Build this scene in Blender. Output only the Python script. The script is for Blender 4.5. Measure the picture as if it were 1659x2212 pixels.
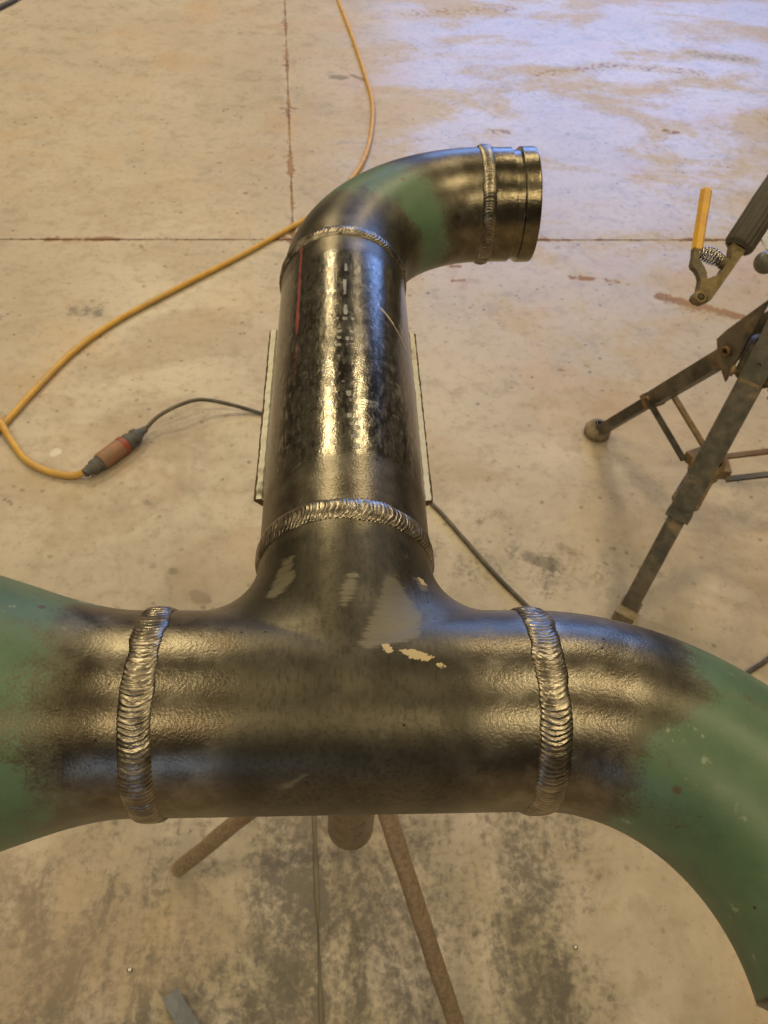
import bpy, bmesh, math, random
import numpy as np
from mathutils import Vector, Matrix

scene = bpy.context.scene
for o in list(bpy.data.objects):
    bpy.data.objects.remove(o)
col = scene.collection
random.seed(7)
rng = np.random.default_rng(11)
R = math.radians

# ------------------------------------------------------------------ camera
HZ = 0.93                                    # height of the header axis above the floor
cam_d = bpy.data.cameras.new('camera')
cam = bpy.data.objects.new('camera', cam_d)
col.objects.link(cam)
c_right = Vector((0.9977431, -0.03764121, 0.05560446))
c_up = Vector((-0.00785295, 0.7570052, 0.65336166))
c_fwd = Vector((0.06668618, 0.65232374, -0.75500112))
cam.matrix_world = Matrix.Translation((-0.00923652, -0.20994383, HZ + 0.41834124)) @ \
    Matrix((c_right, c_up, -c_fwd)).transposed().to_4x4()
cam_d.sensor_fit = 'VERTICAL'
cam_d.sensor_height = 24.0
cam_d.lens = 24.0 * 1689.889 / 2212.0
cam_d.clip_start = 0.02
cam_d.clip_end = 200
cam_d.dof.use_dof = True
cam_d.dof.focus_distance = 0.47
cam_d.dof.aperture_fstop = 13.5
scene.camera = cam

# ------------------------------------------------------------------ light
world = bpy.data.worlds.new('World')
scene.world = world
world.use_nodes = True
bg = world.node_tree.nodes['Background']
bg.inputs['Color'].default_value = (1.0, 0.80, 0.55, 1)
bg.inputs['Strength'].default_value = 0.07

def area(name, loc, target, sx, sy, power, color):
    d = bpy.data.lights.new(name, 'AREA')
    d.shape = 'RECTANGLE'
    d.size, d.size_y = sx, sy
    d.energy = power
    d.color = color
    o = bpy.data.objects.new(name, d)
    col.objects.link(o)
    o.location = loc
    o.rotation_euler = (Vector(target) - Vector(loc)).to_track_quat('-Z', 'Y').to_euler()
    return o

WARM = (1.0, 0.82, 0.49)
# two rows of high-bay fixtures under the shop roof
for ly, pl, pr in ((-3.5, 105, 105), (0.3, 62, 62), (5.2, 155, 118), (8.4, 140, 18)):
    for lx, p in ((-2.0, pl), (1.95, pr)):
        area('high_bay_or_fill_lamp', (lx, ly, 5.4), (lx, ly + 1e-3, 0), 1.15, 0.5, p, WARM)
# unseen side lamps, added to brighten the cradle edges and fill the sides
for lx in (-6.1, 6.1):
    for ly in (-2.0, 4.4):
        area('high_bay_or_fill_lamp', (lx, ly, 5.4), (lx, ly + 1e-3, 0), 1.15, 0.5, 65, WARM)
# daylight: roller door far ahead to the right, and a window behind the camera
area('door_daylight', (3.3, 11.0, 3.4), (1.2, 2.0, 0.0), 5.6, 3.2, 360, (0.21, 0.40, 1.0))
area('window_daylight', (-1.9, -9.0, 1.6), (0, 0, 0.9), 2.0, 1.0, 34, (0.5, 0.66, 1.0))

scene.view_settings.view_transform = 'Standard'
scene.view_settings.look = 'None'
scene.view_settings.exposure = -0.06
scene.view_settings.gamma = 1.0
scene.view_settings.use_curve_mapping = False
scene.render.engine = 'CYCLES'
scene.cycles.max_bounces = 5
scene.cycles.diffuse_bounces = 3
scene.cycles.glossy_bounces = 3

# ------------------------------------------------------------------ node helpers
class NT:
    def __init__(s, name):
        s.m = bpy.data.materials.new(name)
        s.m.use_nodes = True
        s.t = s.m.node_tree
        s.b = s.t.nodes['Principled BSDF']
    def n(s, typ, **kw):
        nd = s.t.nodes.new(typ)
        for k, v in kw.items():
            setattr(nd, k, v)
        return nd
    def link(s, a, b):
        s.t.links.new(a, b)
    def put(s, sock, v):
        if isinstance(v, bpy.types.NodeSocket):
            s.link(v, sock)
        elif isinstance(v, (tuple, list)):
            sock.default_value = (*v, 1) if len(v) == 3 and sock.type == 'RGBA' else v
        else:
            sock.default_value = v
    def math(s, op, a, b=0.0, c=None, clamp=False):
        nd = s.n('ShaderNodeMath', operation=op, use_clamp=clamp)
        s.put(nd.inputs[0], a)
        s.put(nd.inputs[1], b)
        if c is not None:
            s.put(nd.inputs[2], c)
        return nd.outputs[0]
    def mix(s, f, a, b):
        nd = s.n('ShaderNodeMix', data_type='RGBA')
        s.put(nd.inputs[0], f)
        s.put(nd.inputs[6], a)
        s.put(nd.inputs[7], b)
        return nd.outputs[2]
    def mixf(s, f, a, b):
        nd = s.n('ShaderNodeMix', data_type='FLOAT')
        s.put(nd.inputs[0], f)
        s.put(nd.inputs[2], a)
        s.put(nd.inputs[3], b)
        return nd.outputs[0]
    def step(s, v, lo, hi):
        nd = s.n('ShaderNodeMapRange', interpolation_type='SMOOTHSTEP')
        s.put(nd.inputs['Value'], v)
        nd.inputs['From Min'].default_value = lo
        nd.inputs['From Max'].default_value = hi
        return nd.outputs[0]
    def coord(s, scale=None):
        tc = s.n('ShaderNodeTexCoord').outputs['Object']
        if scale is None:
            return tc
        mp = s.n('ShaderNodeMapping')
        s.link(tc, mp.inputs[0])
        mp.inputs['Scale'].default_value = scale
        return mp.outputs[0]
    def noise(s, vec, scale, detail=4, rough=0.55, dist=0.0):
        nd = s.n('ShaderNodeTexNoise')
        s.link(vec, nd.inputs['Vector'])
        nd.inputs['Scale'].default_value = scale
        nd.inputs['Detail'].default_value = detail
        nd.inputs['Roughness'].default_value = rough
        nd.inputs['Distortion'].default_value = dist
        return nd.outputs[0]
    def voro(s, vec, scale, rand=1.0):
        nd = s.n('ShaderNodeTexVoronoi')
        s.link(vec, nd.inputs['Vector'])
        nd.inputs['Scale'].default_value = scale
        nd.inputs['Randomness'].default_value = rand
        return nd.outputs['Distance']
    def attr(s, name):
        return s.n('ShaderNodeAttribute', attribute_name=name).outputs['Fac']
    def bump(s, h, strength, dist):
        nd = s.n('ShaderNodeBump')
        s.link(h, nd.inputs['Height'])
        nd.inputs['Strength'].default_value = strength
        nd.inputs['Distance'].default_value = dist
        s.link(nd.outputs[0], s.b.inputs['Normal'])
    def out(s, color=None, rough=None, metal=None, spec=None, coat=None):
        for k, v in (('Base Color', color), ('Roughness', rough), ('Metallic', metal),
                     ('Specular IOR Level', spec), ('Coat Weight', coat)):
            if v is not None:
                s.put(s.b.inputs[k], v)
        return s.m

# ------------------------------------------------------------------ materials
def mat_floor():
    t = NT('sealed_concrete')
    v = t.coord()
    big = t.noise(v, 0.9, 3, 0.6, 0.2)
    mid = t.noise(v, 5.0, 5, 0.66, 0.15)
    fine = t.noise(v, 38.0, 4, 0.65)
    c = t.mix(t.step(big, 0.35, 0.68), (0.42, 0.355, 0.285), (0.49, 0.425, 0.345))
    c = t.mix(t.math('MULTIPLY', t.step(mid, 0.47, 0.66), 0.45), c, (0.37, 0.31, 0.24))
    blot = t.noise(v, 14.0, 5, 0.70, 0.3)
    c = t.mix(t.math('MULTIPLY', t.step(blot, 0.56, 0.72), 0.30), c, (0.56, 0.48, 0.37))
    c = t.mix(t.math('MULTIPLY', t.step(blot, 0.50, 0.34), 0.46), c, (0.265, 0.22, 0.165))
    c = t.mix(t.math('MULTIPLY', t.step(fine, 0.48, 0.72), 0.30), c, (0.24, 0.20, 0.15))
    # orange iron staining, broad and faint
    ru = t.noise(v, 2.3, 4, 0.6, 0.4)
    c = t.mix(t.math('MULTIPLY', t.step(ru, 0.52, 0.70), 0.40), c, (0.47, 0.29, 0.14))
    # rust marks with a shape of their own
    rm = t.math('ADD', t.attr('rust'), t.math('ADD', t.math('MULTIPLY', t.math('SUBTRACT', fine, 0.5), 1.8), t.math('MULTIPLY', t.math('SUBTRACT', blot, 0.5), 1.2)))
    c = t.mix(t.math('MULTIPLY', t.step(rm, 0.30, 0.62), 0.9), c, (0.19, 0.082, 0.028))
    # grey oil and paint spots
    om = t.math('ADD', t.attr('oil'), t.math('MULTIPLY', t.math('SUBTRACT', fine, 0.5), 1.2))
    c = t.mix(t.math('MULTIPLY', t.step(om, 0.40, 0.80), 0.72), c, (0.115, 0.105, 0.095))
    # pale scuffs
    wm = t.math('ADD', t.attr('pale'), t.math('MULTIPLY', t.math('SUBTRACT', fine, 0.5), 1.1))
    c = t.mix(t.math('MULTIPLY', t.step(wm, 0.5, 0.85), 0.8), c, (0.70, 0.68, 0.62))
    # little dark droppings scattered everywhere
    vo = t.voro(v, 30.0)
    sp = t.math('MULTIPLY', t.step(t.math('ADD', vo, t.math('MULTIPLY', t.math('SUBTRACT', fine, .5), .5)), 0.20, 0.07), t.step(mid, 0.44, 0.56))
    c = t.mix(t.math('MULTIPLY', sp, 0.80), c, (0.11, 0.09, 0.07))
    gt = t.math('MULTIPLY', t.step(t.voro(v, 120.0), .26, .12), t.step(fine, .46, .60))
    c = t.mix(t.math('MULTIPLY', gt, .55), c, (0.13, 0.11, 0.085))
    # black grinding dust under the work
    mp = t.n('ShaderNodeMapping')
    t.link(v, mp.inputs[0])
    mp.inputs['Rotation'].default_value = (0, 0, 0.75)
    mp.inputs['Scale'].default_value = (1.0, 0.42, 1.0)
    w1 = t.noise(mp.outputs[0], 8.0, 7, 0.70, 0.8)
    w2 = t.noise(v, 75.0, 3, 0.7, 0.3)
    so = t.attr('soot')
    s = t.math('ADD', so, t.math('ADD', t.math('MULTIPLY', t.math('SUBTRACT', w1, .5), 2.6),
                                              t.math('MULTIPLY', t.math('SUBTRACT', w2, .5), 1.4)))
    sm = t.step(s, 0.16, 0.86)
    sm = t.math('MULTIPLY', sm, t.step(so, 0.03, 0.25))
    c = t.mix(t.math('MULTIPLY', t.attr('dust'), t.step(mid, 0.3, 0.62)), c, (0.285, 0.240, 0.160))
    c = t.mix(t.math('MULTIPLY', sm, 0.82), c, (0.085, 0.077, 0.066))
    # tan dirt trodden onto the sealed skin, matte where it lies
    pn = t.noise(t.coord((1.0, 1.5, 1.0)), 1.7, 5, 0.62, 0.5)
    rp = t.step(t.math('ADD', pn, t.math('MULTIPLY', t.math('SUBTRACT', fine, .5), .16)), 0.45, 0.62)
    c = t.mix(t.math('MULTIPLY', rp, .35), c, (0.40, 0.31, 0.225))
    rgh = t.mixf(rp, 0.36, 0.55)
    rgh = t.math('ADD', rgh, t.math('MULTIPLY', t.math('SUBTRACT', fine, .5), 0.16))
    rgh = t.math('ADD', rgh, t.math('MULTIPLY', t.attr('dust'), 0.30))
    rgh = t.math('ADD', rgh, t.math('MULTIPLY', t.math('MAXIMUM', t.attr('rust'), t.attr('oil')), 0.35))
    rgh = t.math('ADD', rgh, t.math('MULTIPLY', sm, 0.2), clamp=True)
    t.bump(w2, 0.10, 0.0006)
    return t.out(c, rgh, 0.0, t.mixf(rp, 0.5, 0.28))

def mat_joint():
    t = NT('joint_filler')
    v = t.coord()
    c = t.mix(t.step(t.noise(v, 7, 4, .6), .35, .65), (0.17, 0.105, 0.055), (0.34, 0.22, 0.11))
    c = t.mix(t.attr('near'), c, (0.14, 0.122, 0.092))
    return t.out(c, 0.85)

def mat_pipe():
    t = NT('welded_pipe_steel')
    v = t.coord()
    n_big = t.noise(v, 15, 4, .62, .5)
    n_mid = t.noise(v, 70, 4, .62)
    n_peel = t.noise(v, 640, 2, .5)
    # dark varnished forging, its tone also standing in for the camera operator's reflection
    c = t.mix(t.step(n_big, .35, .68), (0.056, 0.049, 0.035), (0.108, 0.096, 0.070))
    c = t.mix(t.math('MULTIPLY', t.step(n_mid, .5, .72), .40), c, (0.028, 0.025, 0.019))
    gr = t.noise(t.coord((1.0, .35, 1.0)), 420, 2, .6)
    c = t.mix(t.math('MULTIPLY', t.step(gr, .45, .7), .45), c, (0.030, 0.026, 0.020))
    rough = t.mixf(n_mid, 0.32, 0.50)
    # mill pipe lacquer, flaked
    fl = t.noise(t.coord((1.0, 0.55, 1.0)), 130, 5, .74, .3)
    fl2 = t.noise(t.coord((1.0, 0.30, 1.0)), 330, 3, .65)
    dk = t.attr('dark')
    fk = t.step(t.math('ADD', t.math('SUBTRACT', fl, t.math('MULTIPLY', dk, .16)), t.math('MULTIPLY', t.math('SUBTRACT', fl2, .5), .75)), .34, .54)
    mc = t.mix(fk, t.mix(dk, (0.075, 0.067, 0.052), (0.024, 0.020, 0.014)), (0.150, 0.136, 0.108))
    spk = t.step(t.math('ADD', t.math('MULTIPLY', fl2, .7), t.math('MULTIPLY', n_mid, .5)), .635, .73)
    mc = t.mix(t.math('MULTIPLY', spk, .75), mc, (0.30, 0.275, 0.225))
    mc = t.mix(t.math('MULTIPLY', t.step(n_mid, .50, .68), .45), mc, (0.048, 0.043, 0.037))
    sc = t.step(t.math('ADD', t.math('ADD', t.attr('scuff'), t.math('MULTIPLY', t.math('SUBTRACT', fl2, .5), 1.3)),
                t.math('MULTIPLY', t.math('SUBTRACT', fl, .5), 2.0)), .42, .85)
    mc = t.mix(t.math('MULTIPLY', sc, .9), mc, (0.36, 0.335, 0.275))
    mill = t.attr('mill')
    c = t.mix(mill, c, mc)
    rough = t.mixf(mill, rough, t.mixf(fl, .12, .26))
    # wire brushed steel beside the welds, lighter colour laid where lamp highlights fall
    br = t.step(t.math('ADD', t.attr('bright'), t.math('MULTIPLY', t.math('SUBTRACT', n_big, .5), 1.5)), .05, .95)
    bc = t.mix(t.step(n_mid, .35, .7), (0.130, 0.114, 0.086), (0.225, 0.200, 0.155))
    bc = t.mix(t.math('MULTIPLY', t.step(n_big, .46, .66), .75), bc, (0.092, 0.072, 0.050))
    c = t.mix(br, c, bc)
    rough = t.mixf(br, rough, t.mixf(n_mid, .26, .40))
    mt = t.mixf(br, .80, 1.0)
    # heat tint
    c = t.mix(t.math('MULTIPLY', t.attr('heat'), .75), c, (0.050, 0.045, 0.045))
    # flat sanded patches, the room's beige reflection put into their colour
    hatch = t.noise(t.coord((.25, 3.0, 1.0)), 170, 2, .6)
    pm = t.step(t.math('ADD', t.attr('patch'), t.math('MULTIPLY', t.math('SUBTRACT', hatch, .5), 1.6)), .25, 1.0)
    c = t.mix(t.math('MULTIPLY', pm, .9), c, t.mix(n_mid, (0.105, 0.092, 0.062), (0.165, 0.145, 0.098)))
    mt = t.mixf(pm, mt, 0.35)
    rough = t.mixf(pm, rough, 0.5)
    # cream chips and prints
    ch = t.step(t.math('ADD', t.attr('chip'), t.math('MULTIPLY', t.math('SUBTRACT', n_peel, .5), 1.2)), .40, .62)
    c = t.mix(t.math('MULTIPLY', ch, .9), c, (0.42, 0.33, 0.18))
    pr = t.step(t.math('ADD', t.attr('print'), t.math('MULTIPLY', t.math('SUBTRACT', n_mid, .5), 2.6)), .35, 1.1)
    c = t.mix(t.math('MULTIPLY', pr, .42), c, (0.33, 0.33, 0.29))
    rd = t.step(t.math('ADD', t.attr('red'), t.math('MULTIPLY', t.math('SUBTRACT', n_mid, .5), 1.2)), .25, .85)
    c = t.mix(t.math('MULTIPLY', rd, .62), c, (0.34, 0.022, 0.032))
    dl = t.math('MAXIMUM', ch, t.math('MAXIMUM', pr, t.math('MULTIPLY', rd, .7)))
    mt = t.mixf(dl, mt, 0.0)
    rough = t.mixf(dl, rough, 0.45)
    # green shop paint
    g = t.step(t.math('ADD', t.attr('green'), t.math('ADD', t.math('MULTIPLY', t.math('SUBTRACT', n_big, .5), 1.1),
               t.math('ADD', t.math('MULTIPLY', t.math('SUBTRACT', n_mid, .5), .8), t.math('MULTIPLY', t.math('SUBTRACT', n_peel, .5), .7)))), .12, .88)
    gc = t.mix(t.step(n_big, .35, .7), (0.058, 0.110, 0.062), (0.088, 0.148, 0.086))
    gc = t.mix(t.math('MULTIPLY', t.step(n_mid, .52, .75), .40), gc, (0.10, 0.13, 0.065))
    rs = t.math('MULTIPLY', t.step(t.math('ADD', t.voro(v, 50), t.math('MULTIPLY', t.math('SUBTRACT', n_mid, .5), .3)), .17, .08), t.step(n_big, .40, .48))
    gc = t.mix(t.math('MULTIPLY', rs, .85), gc, (0.075, 0.048, 0.020))
    ws = t.step(t.math('ADD', n_mid, t.math('MULTIPLY', t.math('SUBTRACT', fl2, .5), .25)), .655, .72)
    gc = t.mix(t.math('MULTIPLY', ws, .40), gc, (0.32, 0.37, 0.28))
    scz = t.math('MULTIPLY', t.math('MULTIPLY', g, t.math('SUBTRACT', 1.0, g)), 3.2, clamp=True)
    gc = t.mix(t.math('MULTIPLY', scz, .55), gc, (0.085, 0.066, 0.040))
    c = t.mix(g, c, gc)
    c = t.mix(t.math('MULTIPLY', scz, .45), c, (0.075, 0.056, 0.036))
    mt = t.mixf(g, mt, 0.0)
    rough = t.mixf(g, rough, t.mixf(n_mid, .34, .50))
    # small pits
    pit = t.math('MULTIPLY', t.step(t.voro(v, 95), .10, .05), t.step(n_big, .52, .58))
    c = t.mix(pit, c, (0.02, 0.016, 0.012))
    h = t.math('ADD', t.math('MULTIPLY', n_peel, t.mixf(br, .5, 1.0)), t.math('MULTIPLY', fl2, t.math('MULTIPLY', mill, .70)))
    t.bump(h, .24, .0006)
    return t.out(c, rough, mt, 0.5)

def mat_weld():
    t = NT('weld_metal')
    v = t.coord()
    n1 = t.noise(v, 90, 4, .6)
    n2 = t.noise(v, 500, 3, .6)
    c = t.mix(t.step(n1, .35, .7), (0.18, 0.155, 0.118), (0.41, 0.36, 0.285))
    c = t.mix(t.math('MULTIPLY', t.attr('groove'), .72), c, (0.055, 0.044, 0.032))
    t.bump(t.math('ADD', n2, t.math('MULTIPLY', n1, 1.0)), .15, .0004)
    return t.out(c, t.mixf(n1, .26, .40), 1.0)

def mat_steel(name, a, b, rough=(.3, .45), metal=.9, scale=40, rust=0.0, rustc=(0.20, 0.10, 0.04), dust=0.0):
    t = NT(name)
    v = t.coord()
    n1 = t.noise(v, scale, 6, .62, .4)
    n2 = t.noise(v, scale * .22, 5, .6, .6)
    c = t.mix(t.step(n1, .35, .68), a, b)
    m = metal
    rg = t.mixf(n1, *rough)
    if rust > 0:
        f = t.math('MULTIPLY', t.step(t.math('ADD', n2, t.math('MULTIPLY', t.math('SUBTRACT', n1, .5), .4)), .60 - rust * .25, .72 - rust * .2), .9)
        c = t.mix(f, c, rustc)
        m = t.mixf(f, metal, 0.0)
        rg = t.mixf(f, rg, .8)
    if dust > 0:
        f = t.math('MULTIPLY', t.step(t.noise(v, 9, 5, .6), .45, .7), dust)
        c = t.mix(f, c, (0.33, 0.26, 0.17))
        m = t.mixf(f, m, 0.0)
    t.bump(t.math('ADD', n1, t.noise(v, scale * 7, 3, .6)), .2, .001)
    return t.out(c, rg, m)

M_FLOOR, M_JOINT, M_PIPE, M_WELD = mat_floor(), mat_joint(), mat_pipe(), mat_weld()
M_LAND = mat_steel('grooved_end_steel', (0.12, 0.102, 0.070), (0.19, 0.162, 0.112), (.18, .30), 1.0, 70)
M_BEVEL = mat_steel('bevelled_edge', (0.12, 0.075, 0.045), (0.19, 0.13, 0.08), (.5, .7), .4, 90)
M_INNER = mat_steel('pipe_bore', (0.035, 0.035, 0.028), (0.07, 0.065, 0.05), (.6, .8), .2, 60)
M_WHITE = mat_steel('cream_paint', (0.84, 0.81, 0.70), (0.90, 0.88, 0.78), (.4, .6), 0.0, 60, rust=.03, rustc=(0.20, 0.15, 0.09))
M_RUST = mat_steel('rusty_tube', (0.20, 0.148, 0.100), (0.32, 0.24, 0.165), (.3, .5), .35, 150, rust=.15, rustc=(0.17, 0.092, 0.042), dust=.40)
M_BLACK = mat_steel('worn_black_paint', (0.026, 0.023, 0.017), (0.058, 0.051, 0.038), (.38, .55), .1, 50, rust=.22, rustc=(0.16, 0.10, 0.05), dust=.30)
M_OLIVE = mat_steel('dusty_grey_paint', (0.055, 0.050, 0.037), (0.10, 0.091, 0.068), (.38, .55), .15, 50, rust=.12, rustc=(0.20, 0.14, 0.08), dust=.35)
M_BROWN = mat_steel('rust_brown_bar', (0.16, 0.105, 0.048), (0.24, 0.16, 0.075), (.5, .7), .1, 60, rust=.4, rustc=(0.17, 0.09, 0.035))
M_FOOT = mat_steel('dusty_foot', (0.20, 0.155, 0.095), (0.31, 0.245, 0.16), (.6, .8), .05, 60)
M_YELLOW = mat_steel('yellow_cord_jacket', (0.50, 0.28, 0.045), (0.60, 0.36, 0.07), (.4, .55), 0.0, 25, dust=.30)
M_BLKCORD = mat_steel('black_rubber', (0.048, 0.041, 0.031), (0.100, 0.085, 0.060), (.5, .7), 0.0, 30, dust=.30)
M_ORANGE = mat_steel('dirty_orange_plug', (0.30, 0.14, 0.075), (0.22, 0.135, 0.085), (.45, .65), 0.0, 35, dust=.60)
M_GREYPLUG = mat_steel('grey_rubber', (0.075, 0.072, 0.066), (0.12, 0.11, 0.10), (.55, .75), 0.0, 40, dust=.2)
M_RED = mat_steel('red_plug_edge', (0.33, 0.055, 0.028), (0.22, 0.07, 0.04), (.4, .6), 0.0, 40, dust=.4)
M_HANDLE = mat_steel('ribbed_black_grip', (0.040, 0.034, 0.024), (0.062, 0.053, 0.038), (.55, .7), 0.0, 60)
M_BRASS = mat_steel('tarnished_brass', (0.10, 0.072, 0.030), (0.20, 0.145, 0.065), (.4, .6), .4, 70, rust=.2, rustc=(0.09, 0.065, 0.03))
M_LEVER = mat_steel('dark_lever_steel', (0.085, 0.068, 0.042), (0.15, 0.12, 0.075), (.4, .6), .5, 70)
M_YWOOD = mat_steel('yellow_insulator', (0.70, 0.40, 0.055), (0.62, 0.34, 0.075), (.35, .5), 0.0, 45, dust=.25)
M_SPRING = mat_steel('spring_wire', (0.38, 0.36, 0.33), (0.58, 0.55, 0.50), (.2, .35), 1.0, 80)
M_KNOB = mat_steel('grey_knob', (0.085, 0.082, 0.066), (0.13, 0.125, 0.10), (.3, .5), .2, 50)
M_OFFCUT = mat_steel('bare_cut_steel', (0.10, 0.108, 0.125), (0.15, 0.16, 0.18), (.35, .5), .4, 60)
M_PAPER = mat_steel('white_card', (0.74, 0.73, 0.68), (0.80, 0.79, 0.74), (.6, .8), 0.0, 20)

# ------------------------------------------------------------------ object helpers
def tag(o, label=None, cat=None, group=None, kind=None):
    for k, v in (('label', label), ('category', cat), ('group', group), ('kind', kind)):
        if v:
            o[k] = v
    return o

def empty(name, loc=(0, 0, 0)):
    o = bpy.data.objects.new(name, None)
    o.empty_display_size = .05
    o.location = loc
    col.objects.link(o)
    return o

def sub(o, part):
    """make o a piece of a part (the part's own origin already sits at the world origin)"""
    o.parent = part
    o.location = (0, 0, 0)
    return o

def add(name, verts, faces, mat, parent=None, smooth=True, attrs=None, mats=None, mat_idx=None):
    me = bpy.data.meshes.new(name)
    me.from_pydata([tuple(map(float, p)) for p in verts], [], [tuple(map(int, f)) for f in faces])
    for m in (mats or [mat]):
        me.materials.append(m)
    if mat_idx is not None:
        me.polygons.foreach_set('material_index', np.asarray(mat_idx, np.int32))
    me.polygons.foreach_set('use_smooth', np.full(len(me.polygons), smooth))
    for k, a in (attrs or {}).items():
        at = me.attributes.new(k, 'FLOAT', 'POINT')
        at.data.foreach_set('value', np.asarray(a, np.float32).ravel())
    me.update()
    o = bpy.data.objects.new(name, me)
    col.objects.link(o)
    if parent is not None:
        o.parent = parent
        o.location = -parent.location            # geometry is written in world coordinates
    return o

def grid_faces(nu, nv, closed_v=True, off=0, flip=False):
    i = np.arange(nu - 1)[:, None]
    j = np.arange(nv if closed_v else nv - 1)[None, :]
    j2 = (j + 1) % nv
    a, b, c_, d = i * nv + j, i * nv + j2, (i + 1) * nv + j2, (i + 1) * nv + j
    q = np.stack([a + 0 * d, b + 0 * d, c_ + 0 * d, d], -1).reshape(-1, 4) + off
    return q[:, ::-1] if flip else q

def bm_add(name, fn, mat, parent=None, smooth=False, bevel=0.0, seg=2):
    bm = bmesh.new()
    fn(bm)
    if bevel:
        bmesh.ops.bevel(bm, geom=[e for e in bm.edges if e.is_manifold and e.calc_face_angle(0) > .5],
                        offset=bevel, segments=seg, affect='EDGES', profile=.6)
    bmesh.ops.recalc_face_normals(bm, faces=bm.faces)
    me = bpy.data.meshes.new(name)
    bm.to_mesh(me)
    bm.free()
    me.materials.append(mat)
    me.polygons.foreach_set('use_smooth', np.full(len(me.polygons), smooth))
    o = bpy.data.objects.new(name, me)
    col.objects.link(o)
    if parent is not None:
        o.parent = parent
        o.location = -parent.location
    return o

def frame_from(d, hint=(0, 0, 1)):
    d = Vector(d).normalized()
    h = Vector(hint)
    s = d.cross(h)
    if s.length < 1e-4:
        s = d.cross(Vector((1, 0, 0)))
    s.normalize()
    return d, s, s.cross(d).normalized()

def bar(bm, p0, p1, w, h, hint=(0, 0, 1), taper=1.0):
    """box from p0 to p1, w across, h along the hint side"""
    p0, p1 = Vector(p0), Vector(p1)
    d, s, u = frame_from(p1 - p0, hint)
    vs = []
    for p, k in ((p0, 1.0), (p1, taper)):
        for a, b in ((-1, -1), (1, -1), (1, 1), (-1, 1)):
            vs.append(bm.verts.new(p + s * (a * w * k / 2) + u * (b * h * k / 2)))
    for f in ((0, 3, 2, 1), (4, 5, 6, 7), (0, 1, 5, 4), (1, 2, 6, 5), (2, 3, 7, 6), (3, 0, 4, 7)):
        bm.faces.new([vs[i] for i in f])

def catmull(pts, n=14):
    P = [np.array(p, float) for p in pts]
    P = [2 * P[0] - P[1]] + P + [2 * P[-1] - P[-2]]
    out = []
    for i in range(1, len(P) - 2):
        for k in range(n):
            t = k / n
            a, b, c_, d = P[i - 1], P[i], P[i + 1], P[i + 2]
            out.append(.5 * ((2 * b) + (c_ - a) * t + (2 * a - 5 * b + 4 * c_ - d) * t * t + (3 * b - a - 3 * c_ + d) * t ** 3))
    out.append(P[-2])
    return np.array(out)

def tube_along(name, pts, rad, mat, parent=None, seg=16, hint=(0, 0, 1), attrs=None):
    pts = np.asarray(pts, float)
    rad = np.broadcast_to(np.asarray(rad, float), (len(pts),))
    tan = np.gradient(pts, axis=0)
    tan /= np.linalg.norm(tan, axis=1)[:, None]
    V = []
    s = np.cross(tan[0], hint)
    if np.linalg.norm(s) < 1e-3:
        s = np.cross(tan[0], (1, 0, 0))
    for p, tg, rr in zip(pts, tan, rad):
        s = s - (s @ tg) * tg
        s /= np.linalg.norm(s)
        u = np.cross(s, tg)
        a = np.linspace(0, 2 * np.pi, seg, endpoint=False)
        V.append(p + rr * (np.cos(a)[:, None] * s + np.sin(a)[:, None] * u))
    V = np.concatenate(V)
    F = [tuple(f) for f in grid_faces(len(pts), seg)]
    n = len(pts)
    F.append(tuple(range(seg)))
    F.append(tuple(range((n - 1) * seg, n * seg))[::-1])
    return add(name, V, F, mat, parent)

def lathe(name, p0, d, prof, mat, parent=None, seg=24, hint=(0, 0, 1), squash=(1, 1)):
    """prof: list of (distance along d, radius)"""
    d, s, u = frame_from(d, hint)
    d, s, u = np.array(d), np.array(s), np.array(u)
    a = np.linspace(0, 2 * np.pi, seg, endpoint=False)
    V = np.concatenate([np.array(p0) + d * t + rr * (np.cos(a)[:, None] * s * squash[0] + np.sin(a)[:, None] * u * squash[1]) for t, rr in prof])
    F = [tuple(f) for f in grid_faces(len(prof), seg)]
    F.append(tuple(range(seg)))
    F.append(tuple(range((len(prof) - 1) * seg, len(prof) * seg))[::-1])
    return add(name, V, F, mat, parent)

def fbm1(x, seed, octaves=3):
    r_ = np.random.default_rng(seed)
    out = np.zeros_like(x)
    for k in range(octaves):
        out += np.sin(x * (2 ** k) + r_.uniform(0, 6.28)) / (1.6 ** k) * r_.uniform(.6, 1.2)
    return out

def sstep(v, a, b):
    t = np.clip((v - a) / (b - a), 0, 1)
    return t * t * (3 - 2 * t)

# ------------------------------------------------------------------ floor: slabs with recessed saw-cut joints
TH = R(-3.2498)
DK = np.array([math.cos(TH), -math.sin(TH)])        # along the cross joint
DJ = np.array([math.sin(TH), math.cos(TH)])         # along the long joint
JU, JW, JH = -0.0197, 2.1182, 0.0034                # joint positions in the slab frame, half width
def uw(p):
    p = np.asarray(p)
    return p[..., :2] @ np.stack([DK, DJ], 1)

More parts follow.
